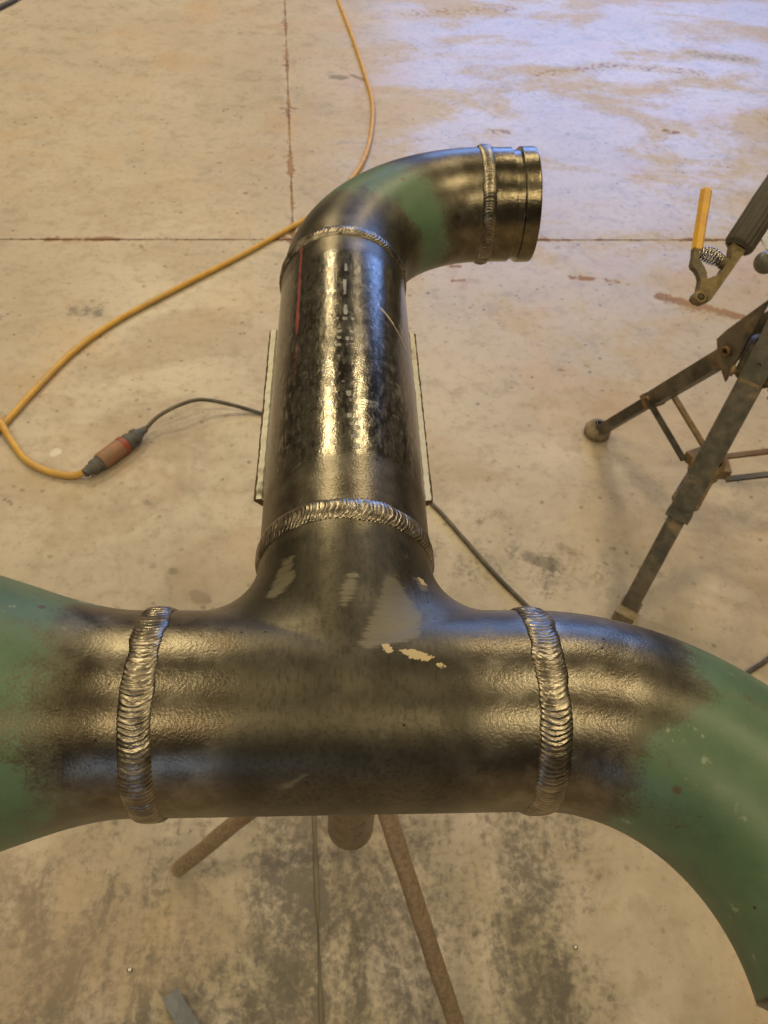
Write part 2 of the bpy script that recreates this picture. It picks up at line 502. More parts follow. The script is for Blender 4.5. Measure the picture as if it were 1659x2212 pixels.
RUST = [  # polylines of (x, y), half width, strength
    ([(1.009, 1.849), (1.099, 1.804), (1.176, 1.771), (1.252, 1.739)], .020, .90),
    ([(1.05, 1.815), (1.15, 1.755)], .022, .45),
    ([(.74, 1.94), (.80, 1.935)], .012, .8), ([(.86, 1.925), (.90, 1.92)], .014, .6),
    ([(.345, 1.99), (.385, 1.985)], .010, .8), ([(.355, 1.905), (.395, 1.905)], .009, .6),
    ([(-.24, 3.12), (-.17, 3.12)], .010, .6), ([(-.25, 2.68), (-.24, 2.68)], .010, .7),
    ([(-.32, 2.40), (-.315, 2.40)], .014, .6), ([(-.42, 2.62), (-.41, 2.62)], .010, .5),
    ([(1.36, 3.05), (1.39, 3.04)], .022, .7), ([(.62, 2.98), (.68, 2.98)], .022, .6),
    ([(.9, 3.6), (1.3, 3.75), (1.7, 3.7)], .035, .45), ([(1.9, 3.2), (2.1, 3.0)], .08, .5),
    ([(.35, 4.3), (.9, 4.5)], .06, .4), ([(1.25, 1.38), (1.28, 1.36)], .02, .5),
    ([(-.63, 2.05), (-.60, 2.03)], .012, .5), ([(.05, 3.9), (.09, 3.75)], .008, .5),
]
OIL = [
    ([(-.02, 3.46), (.03, 3.46)], .022, .9), ([(.06, 3.49), (.13, 3.43)], .012, .9),
    ([(-.745, 1.70), (-.68, 1.69)], .028, .65), ([(-.95, 1.66), (-.93, 1.66)], .02, .5),
    ([(-.46, 2.55), (-.445, 2.55)], .014, .6), ([(-.47, 2.70), (-.46, 2.70)], .013, .6), ([(-.43, 2.63), (-.42, 2.63)], .012, .5),
    ([(-.37, .68), (-.365, .68)], .015, .9), ([(-.285, .725), (-.27, .715)], .016, .9), ([(-.34, .785), (-.34, .785)], .011, .9),
    ([(-.385, .80), (-.385, .80)], .009, .8), ([(-.43, .98), (-.42, .975)], .009, .7), ([(-.25, .89), (-.22, .90)], .013, .45),
    ([(.42, .83), (.49, .80)], .018, .75), ([(.50, .86), (.53, .84)], .014, .6), ([(.33, .93), (.37, .95)], .013, .55),
    ([(.67, .80), (.71, .78)], .012, .6), ([(1.75, 3.95), (2.0, 3.9)], .05, .6), ([(.48, 2.36), (.56, 2.30)], .03, .55),
    ([(.62, 1.48), (.64, 1.48)], .010, .6), ([(.69, 1.50), (.70, 1.50)], .009, .5), ([(.70, 1.15), (.92, .90)], .020, .33),
    ([(.05, -.03), (-.02, .32)], .012, .75), ([(.28, .10), (.33, .00)], .03, .8), ([(-.24, .19), (-.20, .08), (-.08, -.06)], .010, .55),
]
PALE = [
    ([(-.665, 1.13), (-.66, 1.135)], .014, .9), ([(-.70, 1.75), (-.67, 1.76)], .016, .5), ([(-1.12, 2.9), (-1.08, 2.9)], .03, .5),
    ([(.71, 1.73), (.73, 1.66)], .006, .6), ([(-.55, 3.4), (-.52, 3.38)], .012, .5), ([(-.33, 4.1), (-.1, 4.05)], .025, .35),
]
def polymask(X, Y, items):
    out = np.zeros_like(X)
    for pts, hw, st in items:
        for a, b in zip(pts[:-1], pts[1:]):
            ax, ay = a
            dx, dy = b[0] - ax, b[1] - ay
            L2 = dx * dx + dy * dy + 1e-9
            sel = (X > min(ax, b[0]) - 3 * hw) & (X < max(ax, b[0]) + 3 * hw) & (Y > min(ay, b[1]) - 3 * hw) & (Y < max(ay, b[1]) + 3 * hw)
            t = np.clip(((X[sel] - ax) * dx + (Y[sel] - ay) * dy) / L2, 0, 1)
            q = np.hypot(X[sel] - ax - t * dx, Y[sel] - ay - t * dy)
            out[sel] = np.maximum(out[sel], (.8 if items is RUST else 1.0) * st * (1 - sstep(q, .35 * hw, 2.0 * hw)))
    return out

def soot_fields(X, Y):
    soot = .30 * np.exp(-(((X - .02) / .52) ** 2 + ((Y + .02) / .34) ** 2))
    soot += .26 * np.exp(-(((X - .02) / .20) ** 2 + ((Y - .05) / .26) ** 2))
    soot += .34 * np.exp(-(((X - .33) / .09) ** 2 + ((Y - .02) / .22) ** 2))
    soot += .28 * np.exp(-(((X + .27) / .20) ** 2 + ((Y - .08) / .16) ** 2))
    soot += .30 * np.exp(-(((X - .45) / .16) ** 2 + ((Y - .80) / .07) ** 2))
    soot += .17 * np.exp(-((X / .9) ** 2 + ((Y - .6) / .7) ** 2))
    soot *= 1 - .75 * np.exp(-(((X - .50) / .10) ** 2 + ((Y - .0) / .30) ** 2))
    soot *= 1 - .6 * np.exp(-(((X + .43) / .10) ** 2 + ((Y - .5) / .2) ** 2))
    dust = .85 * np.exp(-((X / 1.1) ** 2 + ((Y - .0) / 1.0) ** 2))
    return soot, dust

floor_base = add('floor', [(-9, -7, -.05), (9, -7, -.05), (9, 13, -.05), (-9, 13, -.05)], [(0, 1, 2, 3)], M_JOINT, None, False)
tag(floor_base, kind='structure')
def axis_pts(lo, hi, dlo, dhi, step, coarse=.25):
    a = []
    v = lo
    while v < hi - 1e-6:
        a.append(v)
        v += step if dlo <= v < dhi else coarse
    a.append(hi)
    return np.array(a)
def slab(u0, u1, w0, w1):
    U = axis_pts(u0, u1, -2.2, 3.0, .009 if w0 < 2 else .016)
    W = axis_pts(w0, w1, -.5, 5.2, .0085 if w0 < 2 else .020)
    UU, WW = np.meshgrid(U, W, indexing='ij')
    X = UU * DK[0] + WW * DJ[0]
    Y = UU * DK[1] + WW * DJ[1]
    jitter = lambda s, seed: .0011 * fbm1(s * 23.0, seed, 4)
    # ragged edges along the joints
    ed = 0.0
    for arr, lim, other, s_ in ((UU, JU, WW, 1), (WW, JW, UU, 2)):
        e = np.abs(np.abs(arr - lim) - JH) < 1e-5
        j = jitter(other, s_) * np.sign(arr - lim)
        if s_ == 1:
            X += e * j * DK[0]; Y += e * j * DK[1]
        else:
            X += e * j * DJ[0]; Y += e * j * DJ[1]
    n = X.size
    Z = np.zeros_like(X)
    soot, dust = soot_fields(X, Y)
    rust = polymask(X, Y, RUST)
    # rust bleeding out of the joints
    dj = np.minimum(np.abs(UU - JU), np.abs(WW - JW))
    bleed = (1 - sstep(dj, .003, .022)) * (.42 + .22 * fbm1(UU * 9 + WW * 13, 5, 4)) * (1 - .9 * np.exp(-((Y - .0) / .9) ** 2))
    rust = np.maximum(rust, bleed)
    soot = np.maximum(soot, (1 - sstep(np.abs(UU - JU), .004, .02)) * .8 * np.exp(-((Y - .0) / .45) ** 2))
    at = dict(soot=soot, dust=dust, rust=rust, oil=polymask(X, Y, OIL), pale=polymask(X, Y, PALE))
    V = np.stack([X, Y, Z], -1).reshape(-1, 3)
    F = [tuple(f) for f in grid_faces(len(U), len(W), closed_v=False, flip=True)]
    # skirt down to the base
    nv = len(W)
    nu = len(U)
    ring = [i * nv for i in range(nu)] + [(nu - 1) * nv + j for j in range(1, nv)] + \
           [i * nv + nv - 1 for i in range(nu - 2, -1, -1)] + [j for j in range(nv - 2, 0, -1)]
    sk = V[ring].copy()
    sk[:, 2] = -.045
    V = np.concatenate([V, sk])
    m = len(ring)
    for k in range(m):
        k2 = (k + 1) % m
        F.append((ring[k], ring[k2], n + k2, n + k))
    at = {k: np.concatenate([a.ravel(), a.ravel()[ring]]) for k, a in at.items()}
    return add('slab', V, F, M_FLOOR, floor_base, False, at)
for a, b in ((-7.5, JU - JH), (JU + JH, 7.5)):
    for c0, c1 in ((-5.5, JW - JH), (JW + JH, 11.5)):
        slab(a, b, c0, c1)
# filler lying in the joints, a few millimetres below the slab tops
def strip(p_u0, p_u1, p_w0, p_w1, along_w, z):
    n = 160
    V, near = [], []
    for k in range(n):
        t = k / (n - 1)
        for e in (0, 1):
            if along_w:
                u, w = (p_u0, p_u1)[e], p_w0 + (p_w1 - p_w0) * t
            else:
                u, w = p_u0 + (p_u1 - p_u0) * t, (p_w0, p_w1)[e]
            q = u * DK + w * DJ
            V.append((q[0], q[1], z))
            near.append(math.exp(-((q[1] - 0) / .8) ** 2))
    add('joint_filler', V, [tuple(f) for f in grid_faces(n, 2, closed_v=False, flip=along_w)], M_JOINT, floor_base, False, dict(near=near))
strip(JU - .008, JU + .008, -3, 9, True, -.0035)
strip(-6, 6, JW - .008, JW + .008, False, -.0045)

# ------------------------------------------------------------------ the welded pipe spool
RO, WALL = 0.05715, 0.0065
spool = tag(empty('pipe_spool', (0, 0, HZ)),
            'welded steel pipe tee assembly with green fittings and grooved pipe end', 'pipe assembly')
H = np.array([0, 0, HZ])

def swept(name, ns, C, Fr, rad, nt=240, attrs=None, wall=WALL, mat=M_PIPE, cap=(True, True), s_list=None):
    """C(s) centre, Fr(s) -> (a, b) cross axes, rad(s) radius, s in 0..1"""
    S = np.linspace(0, 1, ns) if s_list is None else np.asarray(s_list)
    a = np.linspace(0, 2 * np.pi, nt, endpoint=False)
    Vo, Vi = [], []
    for s in S:
        c0 = np.asarray(C(s))
        e1, e2 = Fr(s)
        ring = np.cos(a)[:, None] * np.asarray(e1) + np.sin(a)[:, None] * np.asarray(e2)
        Vo.append(c0 + rad(s) * ring)
        Vi.append(c0 + (min(rad(s), rad(s)) - wall) * ring)
    n = len(S)
    Vo, Vi = np.concatenate(Vo), np.concatenate(Vi)
    # outward orientation: test one face
    F = grid_faces(n, nt)
    p = Vo[F[0]]
    nr = np.cross(p[1] - p[0], p[2] - p[0])
    if nr @ (p[0] - np.asarray(C(S[0]))) < 0:
        F = F[:, ::-1]
    Fi = F[:, ::-1] + n * nt
    F = [tuple(f) for f in F]
    mi = [0] * len(F)
    F += [tuple(f) for f in Fi]
    mi += [2] * len(Fi)
    for e, row in ((0, 0), (1, n - 1)):
        if cap[e]:
            for j in range(nt):
                j2 = (j + 1) % nt
                F.append((row * nt + j, row * nt + j2, n * nt + row * nt + j2, n * nt + row * nt + j))
                mi.append(1)
    V = np.concatenate([Vo, Vi])
    at = {}
    if attrs:
        SS = np.repeat(S, nt)
        AA = np.tile(a, n)
        for k, f in attrs.items():
            x_ = np.broadcast_to(f(SS, AA, Vo - H), (n * nt,))
            at[k] = np.concatenate([x_, np.zeros(n * nt)])
    return add(name, V, F, mat, spool, True, at, mats=[mat, M_BEVEL, M_INNER], mat_idx=mi)

# --- tee body: voxel hull of two crossed cylinders, then pulled onto a smooth extruded-tee surface
def tee_sdf(P):
    x_, y_, z_ = P[:, 0], P[:, 1], P[:, 2]
    q1 = np.hypot(y_, z_)
    q2 = np.hypot(x_, z_)
    q2b = np.where(y_ > 0, q2, np.sqrt(q2 ** 2 + y_ ** 2))
    d1, d2 = q1 - RO, q2b - RO
    nn = z_ * z_ / (q1 * q2 + 1e-9)
    k = .040 * (1 - np.clip(nn, 0, 1)) * sstep(y_, -.004, .03) + 1e-6
    return np.maximum(k, np.minimum(d1, d2)) - np.hypot(np.maximum(k - d1, 0), np.maximum(k - d2, 0))

def build_tee():
    bm = bmesh.new()
    for mtx in (Matrix.Rotation(R(90), 4, 'Y'), Matrix.Translation((0, .06, 0)) @ Matrix.Rotation(R(90), 4, 'X')):
        bmesh.ops.create_cone(bm, cap_ends=True, segments=96, radius1=RO, radius2=RO,
                              depth=.224 if mtx.translation.y == 0 else .104, matrix=mtx)
    me = bpy.data.meshes.new('tee_tmp')
    bm.to_mesh(me)
    bm.free()
    ob = bpy.data.objects.new('tee_tmp', me)
    col.objects.link(ob)
    md = ob.modifiers.new('r', 'REMESH')
    md.mode = 'VOXEL'
    md.voxel_size = .0020
    dg = bpy.context.evaluated_depsgraph_get()
    ev = ob.evaluated_get(dg).to_mesh()
    P = np.empty(len(ev.vertices) * 3)
    ev.vertices.foreach_get('co', P)
    P = P.reshape(-1, 3)
    F = [tuple(p.vertices) for p in ev.polygons]
    E = np.array([tuple(e.vertices) for e in ev.edges])
    bpy.data.objects.remove(ob)
    ends = (np.abs(P[:, 0]) > .1085) | (P[:, 1] > .1085)
    def project(P, it=4):
        for _ in range(it):
            d = tee_sdf(P)
            g = np.stack([(tee_sdf(P + e) - tee_sdf(P - e)) / 2e-4 for e in np.eye(3) * 1e-4], 1)
            P = P - np.clip(d, -.006, .006)[:, None] * g / (np.sum(g * g, 1)[:, None] + 1e-6)
        return P
    keepx = P.copy()
    deg = np.bincount(E.ravel(), minlength=len(P))[:, None]
    for it in range(14):
        acc = np.zeros_like(P)
        np.add.at(acc, E[:, 0], P[E[:, 1]])
        np.add.at(acc, E[:, 1], P[E[:, 0]])
        Q = P + .5 * (acc / np.maximum(deg, 1) - P)
        Q[ends] = keepx[ends]
        Q = project(Q, 3)
        Q[ends] = keepx[ends]
        P = Q
    # open the three ends
    used = [f for f in F if not any(ends[i] for i in f)]
    idx = sorted({i for f in used for i in f})
    mp = {o_: n_ for n_, o_ in enumerate(idx)}
    return P[idx], [tuple(mp[i] for i in f) for f in used]

TP, TF = build_tee()
def in_poly(x_, y_, poly, soft):
    """soft inside mask by signed distance to a convex-ish polygon in plan"""
    inside = np.zeros(len(x_), bool)
    dist = np.full(len(x_), 9.0)
    n = len(poly)
    for i in range(n):
        (ax, ay), (bx, by) = poly[i], poly[(i + 1) % n]
        cond = ((ay > y_) != (by > y_)) & (x_ < (bx - ax) * (y_ - ay) / ((by - ay) + 1e-12) + ax)
        inside ^= cond
        dx, dy = bx - ax, by - ay
        t = np.clip(((x_ - ax) * dx + (y_ - ay) * dy) / (dx * dx + dy * dy + 1e-12), 0, 1)
        dist = np.minimum(dist, np.hypot(x_ - ax - t * dx, y_ - ay - t * dy))
    sd = np.where(inside, dist, -dist)
    return sstep(sd, -soft, soft)
PATCH = [[(-.039, .076), (-.032, .076), (-.030, .058), (-.041, .046), (-.047, .050)],
         [(0, .056), (.006, .058), (.005, .042), (-.002, .032), (-.005, .040)],
         [(.022, .058), (.028, .060), (.042, .033), (.039, .014), (.010, .006), (.005, .010), (.015, .032)],
         [(.039, .064), (.047, .064), (.049, .056), (.044, .054)]]
CHIP = [[(.017, .0095), (.022, .0095), (.0245, .004), (.020, .0035)], [(.026, .006), (.034, .006), (.046, .0015), (.042, -.0015), (.032, .0005)],
        [(.046, -.0025), (.051, -.0025), (.051, -.005), (.046, -.0045)], [(.0415, .066), (.046, .066), (.0485, .062), (.045, .0605)]]
SCR = [[(-.044, -.0545), (-.034, -.0528), (-.019, -.0490), (-.029, -.0540)]]
top = TP[:, 2] > 0
patch = np.zeros(len(TP))
for q in PATCH:
    patch = np.maximum(patch, in_poly(TP[:, 0], TP[:, 1], q, .0035) * top)
chip = np.zeros(len(TP))
for q in CHIP:
    chip = np.maximum(chip, in_poly(TP[:, 0], TP[:, 1], q, .0015) * top)
for q in SCR:
    patch = np.maximum(patch, .8 * in_poly(TP[:, 0], TP[:, 1], q, .0012) * top)
ax_ = np.abs(TP[:, 0])
brt = sstep(ax_, .040, .085) * (1 - sstep(TP[:, 1], .05, .09))  # brushed zones reach as far as the highlights; dark middle paints a reflection
brt = np.maximum(brt, sstep(TP[:, 1], .078, .095) * .55)
brt = np.maximum(brt, .30 * np.exp(-(((TP[:, 0] - .005) / .016) ** 2 + ((TP[:, 1] + .021) / .006) ** 2)) * top)
add('tee_body', TP + H, TF, M_PIPE, spool, True, dict(patch=patch, chip=chip, bright=brt))

# --- weld beads: a crowned ring with chevron ripples, uneven in width and pitch
def weld(name, C, e1, e2, ax, rad, wid=.0085, hgt=.0030, rip=118, seed=1, chev=1.0, lean=0.0, amp=1.0):
    C, e1, e2, ax = map(np.asarray, (C, e1, e2, ax))
    nt, nsx = 1300, 30
    a = np.linspace(0, 2 * np.pi, nt, endpoint=False)
    s = np.linspace(-1, 1, nsx)
    A, S_ = np.meshgrid(a, s, indexing='ij')
    per = lambda k, sd: sum(math.cos(sd * 1.7 + i) * np.sin((k + i * 3) * a + sd + 2.1 * i) for i in range(3)) / 3
    wl = wid * (1 + .10 * per(5, seed) + .05 * per(23, seed + 2))
    off = wid * (.10 * per(3, seed + 1) + .05 * per(13, seed + 4))
    hh = hgt * (1 + .16 * per(7, seed + 3))
    drift = 1.5 * per(6, seed + 5) + 1.0 * per(17, seed + 6) + .5 * per(41, seed + 8)
    ph = rip * A + (drift * 2.2)[:, None] + chev * (8.0 + 2.5 * per(4, seed + 7)[:, None]) * (1 - S_ ** 2) + lean * S_ * 3 \
        + .5 * np.sin(3 * S_ + 19 * A) + .4 * np.sin(5 * S_ - 31 * A + seed) + .7 * S_ * per(8, seed + 13)[:, None]
    fr = (ph / (2 * np.pi)) % 1.0
    saw = np.where(fr < .72, fr / .72, (1 - fr) / .28)               # each ripple rises slowly and drops off
    rnd = np.random.default_rng(seed).uniform(.25, 1.40, 400)
    ramp = rnd[np.floor(ph / (2 * np.pi)).astype(int) % 400]
    crown = np.clip(1 - np.abs(S_) ** 2.3, 0, 1) ** .80
    h = hh[:, None] * crown * (.80) + amp * .00062 * saw * ramp * (.75 + .55 * per(9, seed + 11))[:, None] * np.clip(crown * 1.6, 0, 1)
    h += .00004 * np.random.default_rng(seed + 9).standard_normal(h.shape) * crown
    h -= .0003 * (np.abs(S_) > .98)
    xs = S_ * wl[:, None] + off[:, None] + .0002 * np.sin(ph) * (np.abs(S_) > .6)
    rr = rad + h
    V = C + (rr * np.cos(A))[..., None] * e1 + (rr * np.sin(A))[..., None] * e2 + xs[..., None] * ax
    F = []
    i = np.arange(nt)[:, None]
    j = np.arange(nsx - 1)[None, :]
    i2 = (i + 1) % nt
    q = np.stack([i * nsx + j + 0 * i2, i * nsx + j + 1 + 0 * i2, i2 * nsx + j + 1, i2 * nsx + j], -1).reshape(-1, 4)
    V = V.reshape(-1, 3)
    p = V[q[0]]
    if np.cross(p[1] - p[0], p[2] - p[0]) @ (p[0] - C) < 0:
        q = q[:, ::-1]
    groove = (1 - saw) ** 2 * .9 + .15 * (np.abs(S_) > .92)
    return add(name, V, q, M_WELD, spool, True, dict(groove=np.clip(groove, 0, 1)))

EX, EY, EZ = np.eye(3)
weld('weld_bead', H - EX * .1066, EY, EZ, EX, RO, .0086, .0024, 132, 3, -1.0, .5)
weld('weld_bead', H + EX * .1073, EY, EZ, EX, RO, .0088, .0024, 128, 8, -1.15, .2)
weld('weld_bead', H + EY * .1049, EX, EZ, EY, RO, .0084, .0024, 126, 5, 1.0, .8)
YB = .4311
weld('weld_bead', H + EY * YB, EX, EZ, EY, RO, .0072, .0026, 120, 12, 1.0, .9)

# --- branch pipe
def ang(P):
    return np.degrees(np.arctan2(P[:, 0], P[:, 2]))
def blob(y, t, y0, t0, sy, st):
    return np.exp(-(((y - y0) / sy) ** 2 + ((t - t0) / st) ** 2))
def a_red(S, A, P):
    t, y = ang(P), P[:, 1]
    line = np.exp(-((t + 41.5) / 2.0) ** 2) * sstep(y, .285, .305) * (1 - sstep(y, .425, .435))
    wash = .55 * np.exp(-((t + 41) / 5.5) ** 2) * np.exp(-((y - .265) / .03) ** 2)
    return np.maximum(line, wash)
DASH = [(.343, .0, .020, 1.3), (.312, .4, .012, 1.3), (.372, 1.0, .010, 1.1)]
for k, (yy, tt) in enumerate(((.300, -6), (.300, 0), (.300, 6), (.291, -4.5), (.289, 2.5), (.284, -4.5), (.284, 5), (.276, -4.8), (.275, 1.8), (.275, 5),
                              (.268, -10.5), (.267, -5), (.267, 1.5), (.267, 5), (.267, 13), (.212, 2.0), (.209, 6.5), (.205, 3.4), (.199, 6.8), (.189, 2.2),
                              (.186, 6.5), (.181, 4.0), (.178, 8.0), (.172, 6.4), (.169, 5.6), (.160, 7.5), (.225, -2), (.223, 5))):
    DASH.append((yy, tt, random.choice((.0022, .003, .0045)), random.choice((1.1, 1.5, 2.2))))
def a_print(S, A, P):
    t, y = ang(P), P[:, 1]
    m = np.zeros(len(P))
    for y0, t0, ly, lt in DASH:
        m = np.maximum(m, (1 - sstep(np.abs(y - y0), ly * .5, ly * .5 + .0016)) * (1 - sstep(np.abs(t - t0), lt * .7, lt * .7 + 1.0)))
    return m * .95
def a_scuff(S, A, P):
    t, y = ang(P), P[:, 1]
    m = .75 * blob(y, t, .232, 45, .016, 7) + .5 * blob(y, t, .262, 36, .02, 7) + .35 * blob(y, t, .28, -48, .02, 6)
    m = np.maximum(m, .34 * blob(y, t, .24, 34, .08, 26) + .30 * blob(y, t, .27, -20, .10, 22))
    # long arcs scratched round the pipe
    for y0, sl, a0, a1, st in ((.236, -.00020, -45, 5, .55), (.212, -.00028, 5, 70, .75), (.248, -.0003, 12, 60, .55), (.151, .00006, -75, -25, .75), (.262, .0002, -40, -10, .4)):
        m = np.maximum(m, st * np.exp(-((y - y0 - sl * t - .0012 * np.sin(t * .35)) / .0020) ** 2) * sstep(t, a0, a0 + 8) * (1 - sstep(t, a1 - 8, a1)))
    return m
def a_chipb(S, A, P):
    t, y = ang(P), P[:, 1]
    m = np.zeros(len(P))
    for y0, t0, y1, t1, w in ((.326, 31, .316, 43, .0022), (.318, 40, .300, 60, .0013), (.322, 52, .309, 64, .0012)):
        f = np.clip((t - t0) / (t1 - t0), 0, 1)
        m = np.maximum(m, np.exp(-((y - (y0 + (y1 - y0) * f)) / w) ** 2) * sstep(t, t0 - 2, t0) * (1 - sstep(t, t1, t1 + 2)))
    return m * .9
def a_dark(S, A, P):
    t, y = ang(P), P[:, 1]
    m = blob(y, t, .235, -5, .05, 6) + blob(y, t, .22, -49, .085, 6) + .9 * blob(y, t, .20, 20, .05, 9) + .8 * blob(y, t, .18, 46, .04, 3) + .7 * blob(y, t, .36, -8, .03, 7)
    return np.clip(m, 0, 1)
def a_mill(S, A, P):
    y = P[:, 1]
    return sstep(y, .138, .160) * (1 - sstep(y, .392, .412))
def a_heat(S, A, P):
    y, t = P[:, 1], ang(P)
    return np.exp(-((y - .128 - .006 * np.sin(t * .05)) / .008) ** 2) * (.75 + .25 * np.sin(t * .11)) + .4 * np.exp(-((y - .417) / .01) ** 2)
def a_brb(S, A, P):
    y = P[:, 1]
    return .75 * np.maximum(1 - sstep(y, .140, .162), sstep(y, .395, .412))
swept('branch_pipe', 520, lambda s: H + EY * (.1049 + s * (YB - .1049)), lambda s: (EX, EZ), lambda s: RO, 420,
      dict(red=a_red, scuff=a_scuff, chip=a_chipb, dark=a_dark, mill=a_mill, heat=a_heat, bright=a_brb, **{'print': a_print}), cap=(False, False))

# --- far elbow, turning right, slightly upward
RB = .1480
ro_ = R(2.6)
EB = np.array([math.cos(ro_), 0, math.sin(ro_)])
EN = np.cross(EY, EB)
def far_c(s):
    t = s * math.pi / 2
    return H + EY * (YB + RB * math.sin(t)) + EB * RB * (1 - math.cos(t))
def far_f(s):
    t = s * math.pi / 2
    return (-EB * math.cos(t) + EY * math.sin(t), EN)
def fe_green(S, A, P):
    return sstep(S + .10 * np.cos(A), .14, .46) * (1 - sstep(S + .05 * np.cos(A + 1), .52, .82))
def fe_bright(S, A, P):
    return np.maximum(.75 * sstep(S, .66, .78), .45 * (1 - sstep(S, .10, .34)))
swept('elbow', 120, far_c, far_f, lambda s: RO, 220, dict(green=fe_green, bright=fe_bright, heat=lambda S, A, P: .35 * np.exp(-((S - .12) / .08) ** 2)), cap=(False, False))
WE = far_c(1.0)
weld('weld_bead', WE, EY, EN, EB, RO, .0070, .0030, 112, 17, -1.0, 0.2)

# --- grooved nipple
NL = .0525
g0, g1 = NL - .0159 - .0087, NL - .0159
prof = [(0, RO), (g0 - .010, RO), (g0 - .0004, RO), (g0 + .0004, RO - .0024), (g0 + .0012, RO - .0026), (g1 - .0012, RO - .0026), (g1 - .0004, RO - .0024), (g1 + .0003, RO + .0001),
        (g1 + .0012, RO + .0006), (NL - .0016, RO + .0006), (NL - .0004, RO + .0001), (NL, RO - .0008)]
sl = []
for (x0, _), (x1, _) in zip(prof[:-1], prof[1:]):
    k = 10 if x1 - x0 > .004 else 3
    sl += list(np.linspace(x0, x1, k, endpoint=False))
sl.append(NL)
px_, pr_ = [p[0] for p in prof], [p[1] for p in prof]
nip = swept('grooved_nipple', 0, lambda s: WE + EB * s, lambda s: (EY, EN), lambda s: float(np.interp(s, px_, pr_)), 200,
            None, wall=.0052, mat=M_LAND, s_list=sl)
nip.data.set_sharp_from_angle(angle=R(28))

# --- concentric reducer to the left
def red_r(s):
    t = s * .140
    k = min(max((t - .012) / .122, 0), 1)
    return RO + .0270 * (k * k * (3 - 2 * k))
def rd_green(S, A, P):
    return sstep(S + .05 * np.sin(2 * A + .6) + .04 * np.sin(5 * A), .10, .50)
def rd_bright(S, A, P):
    return .9 * (1 - sstep(S + .04 * np.sin(3 * A), .34, .60))
swept('reducer', 150, lambda s: H - EX * (.1066 + .140 * s), lambda s: (EY, EZ), red_r, 260, dict(green=rd_green, bright=rd_bright), wall=.007)

# --- right elbow, turning towards the viewer, open bevelled end
RB2 = .1524
p_ = R(184)
EB2 = np.array([0, math.cos(p_), math.sin(p_)])
EN2 = np.cross(EX, EB2)
def re_c(s):
    t = s * math.pi / 2
    return H + EX * (.1073 + RB2 * math.sin(t)) + EB2 * RB2 * (1 - math.cos(t))
def re_f(s):
    t = s * math.pi / 2
    return (-EB2 * math.cos(t) + EX * math.sin(t), EN2)
def re_rad(s):
    return RO - .0048 * max(0.0, (s - .982) / .018)
def re_green(S, A, P):
    return sstep(S + .035 * np.sin(2 * A + 1) + .02 * np.sin(5 * A), .15, .36) * (1 - .9 * sstep(S, .962, .98))
swept('elbow', 170, re_c, re_f, re_rad, 260,
      dict(green=re_green, bright=lambda S, A, P: .9 * (1 - sstep(S, .16, .30)), heat=lambda S, A, P: .25 * np.exp(-((S - .22) / .07) ** 2)), cap=(False, True), wall=.0058)

# ------------------------------------------------------------------ cream angle-iron cradle under the branch
q, T = math.sqrt(2), .0037
vz = -RO * q
zt = -.0193
xi = zt - vz
sec = [(0, vz), (xi, zt), (xi + T * q * .80, zt), (xi + T * q + .0006, zt - .0022), (0, vz - T * q), (-xi - T * q - .0006, zt - .0022), (-xi - T * q * .80, zt), (-xi, zt)]
V, F, mi = [], [], []
ys = np.linspace(.180, .388, 60)
for y in ys:
    j_ = rng.uniform(-.00035, .00035, (8, 2))
    V += [(x_ + j_[k, 0], y, HZ + z_ + j_[k, 1]) for k, (x_, z_) in enumerate(sec)]
for i in range(len(ys) - 1):
    for j in range(8):
        F.append((i * 8 + j, (i + 1) * 8 + j, (i + 1) * 8 + (j + 1) % 8, i * 8 + (j + 1) % 8))
        mi.append(1 if j in (2, 5) else 0)
for i, fl_ in ((0, 1), (len(ys) - 1, -1)):
    F += [tuple(i * 8 + k for k in (0, 1, 2, 3, 4)[::fl_]), tuple(i * 8 + k for k in (0, 4, 5, 6, 7)[::fl_])]
    mi += [1, 1]
tag(add('angle_cradle', V, F, M_WHITE, None, False, None, mats=[M_WHITE, M_BEVEL], mat_idx=mi),
    'cream painted angle iron cradle showing along both sides of the branch pipe', 'angle iron')

# ------------------------------------------------------------------ rusty tripod carrying the cradle
TPX, TPY = .025, .232
tri = tag(empty('tripod_stand', (TPX, TPY, 0)), 'rusty brown round-tube tripod stand beneath the pipe tee', 'pipe stand')
tpost = lathe('post', (TPX, TPY, .050), (0, 0, 1), [(0, .026), (.001, .0345), (.006, .0365), (.760, .0365), (.7780, .030)], M_RUST, tri, 32)
sub(lathe('post_cap', (TPX, TPY, .8280), (0, 0, 1), [(0, .03), (.001, .045), (.0125, .045), (.0135, .042)], M_RUST, tri, 28), tpost)
for fx, fy in ((-.251, .185), (.187, -.075), (.116, .506)):
    f = np.array([fx, fy, .012])
    t_ = np.array([TPX, TPY, .43])
    d = t_ - f
    t_ = t_ - d / np.linalg.norm(d) * .02
    pts = np.linspace(f, t_, 40)
    pts[:, :2] += .0004 * np.stack([fbm1(np.linspace(0, 9, 40), 3), fbm1(np.linspace(0, 9, 40), 8)], 1)
    tube_along('leg', pts, .0122 + .0003 * fbm1(np.linspace(0, 30, 40), 4), M_RUST, tri, 20)
lathe('leg_collar', (TPX, TPY, .40), (0, 0, 1), [(0, .04), (.002, .046), (.058, .046), (.06, .04)], M_RUST, tri, 28)

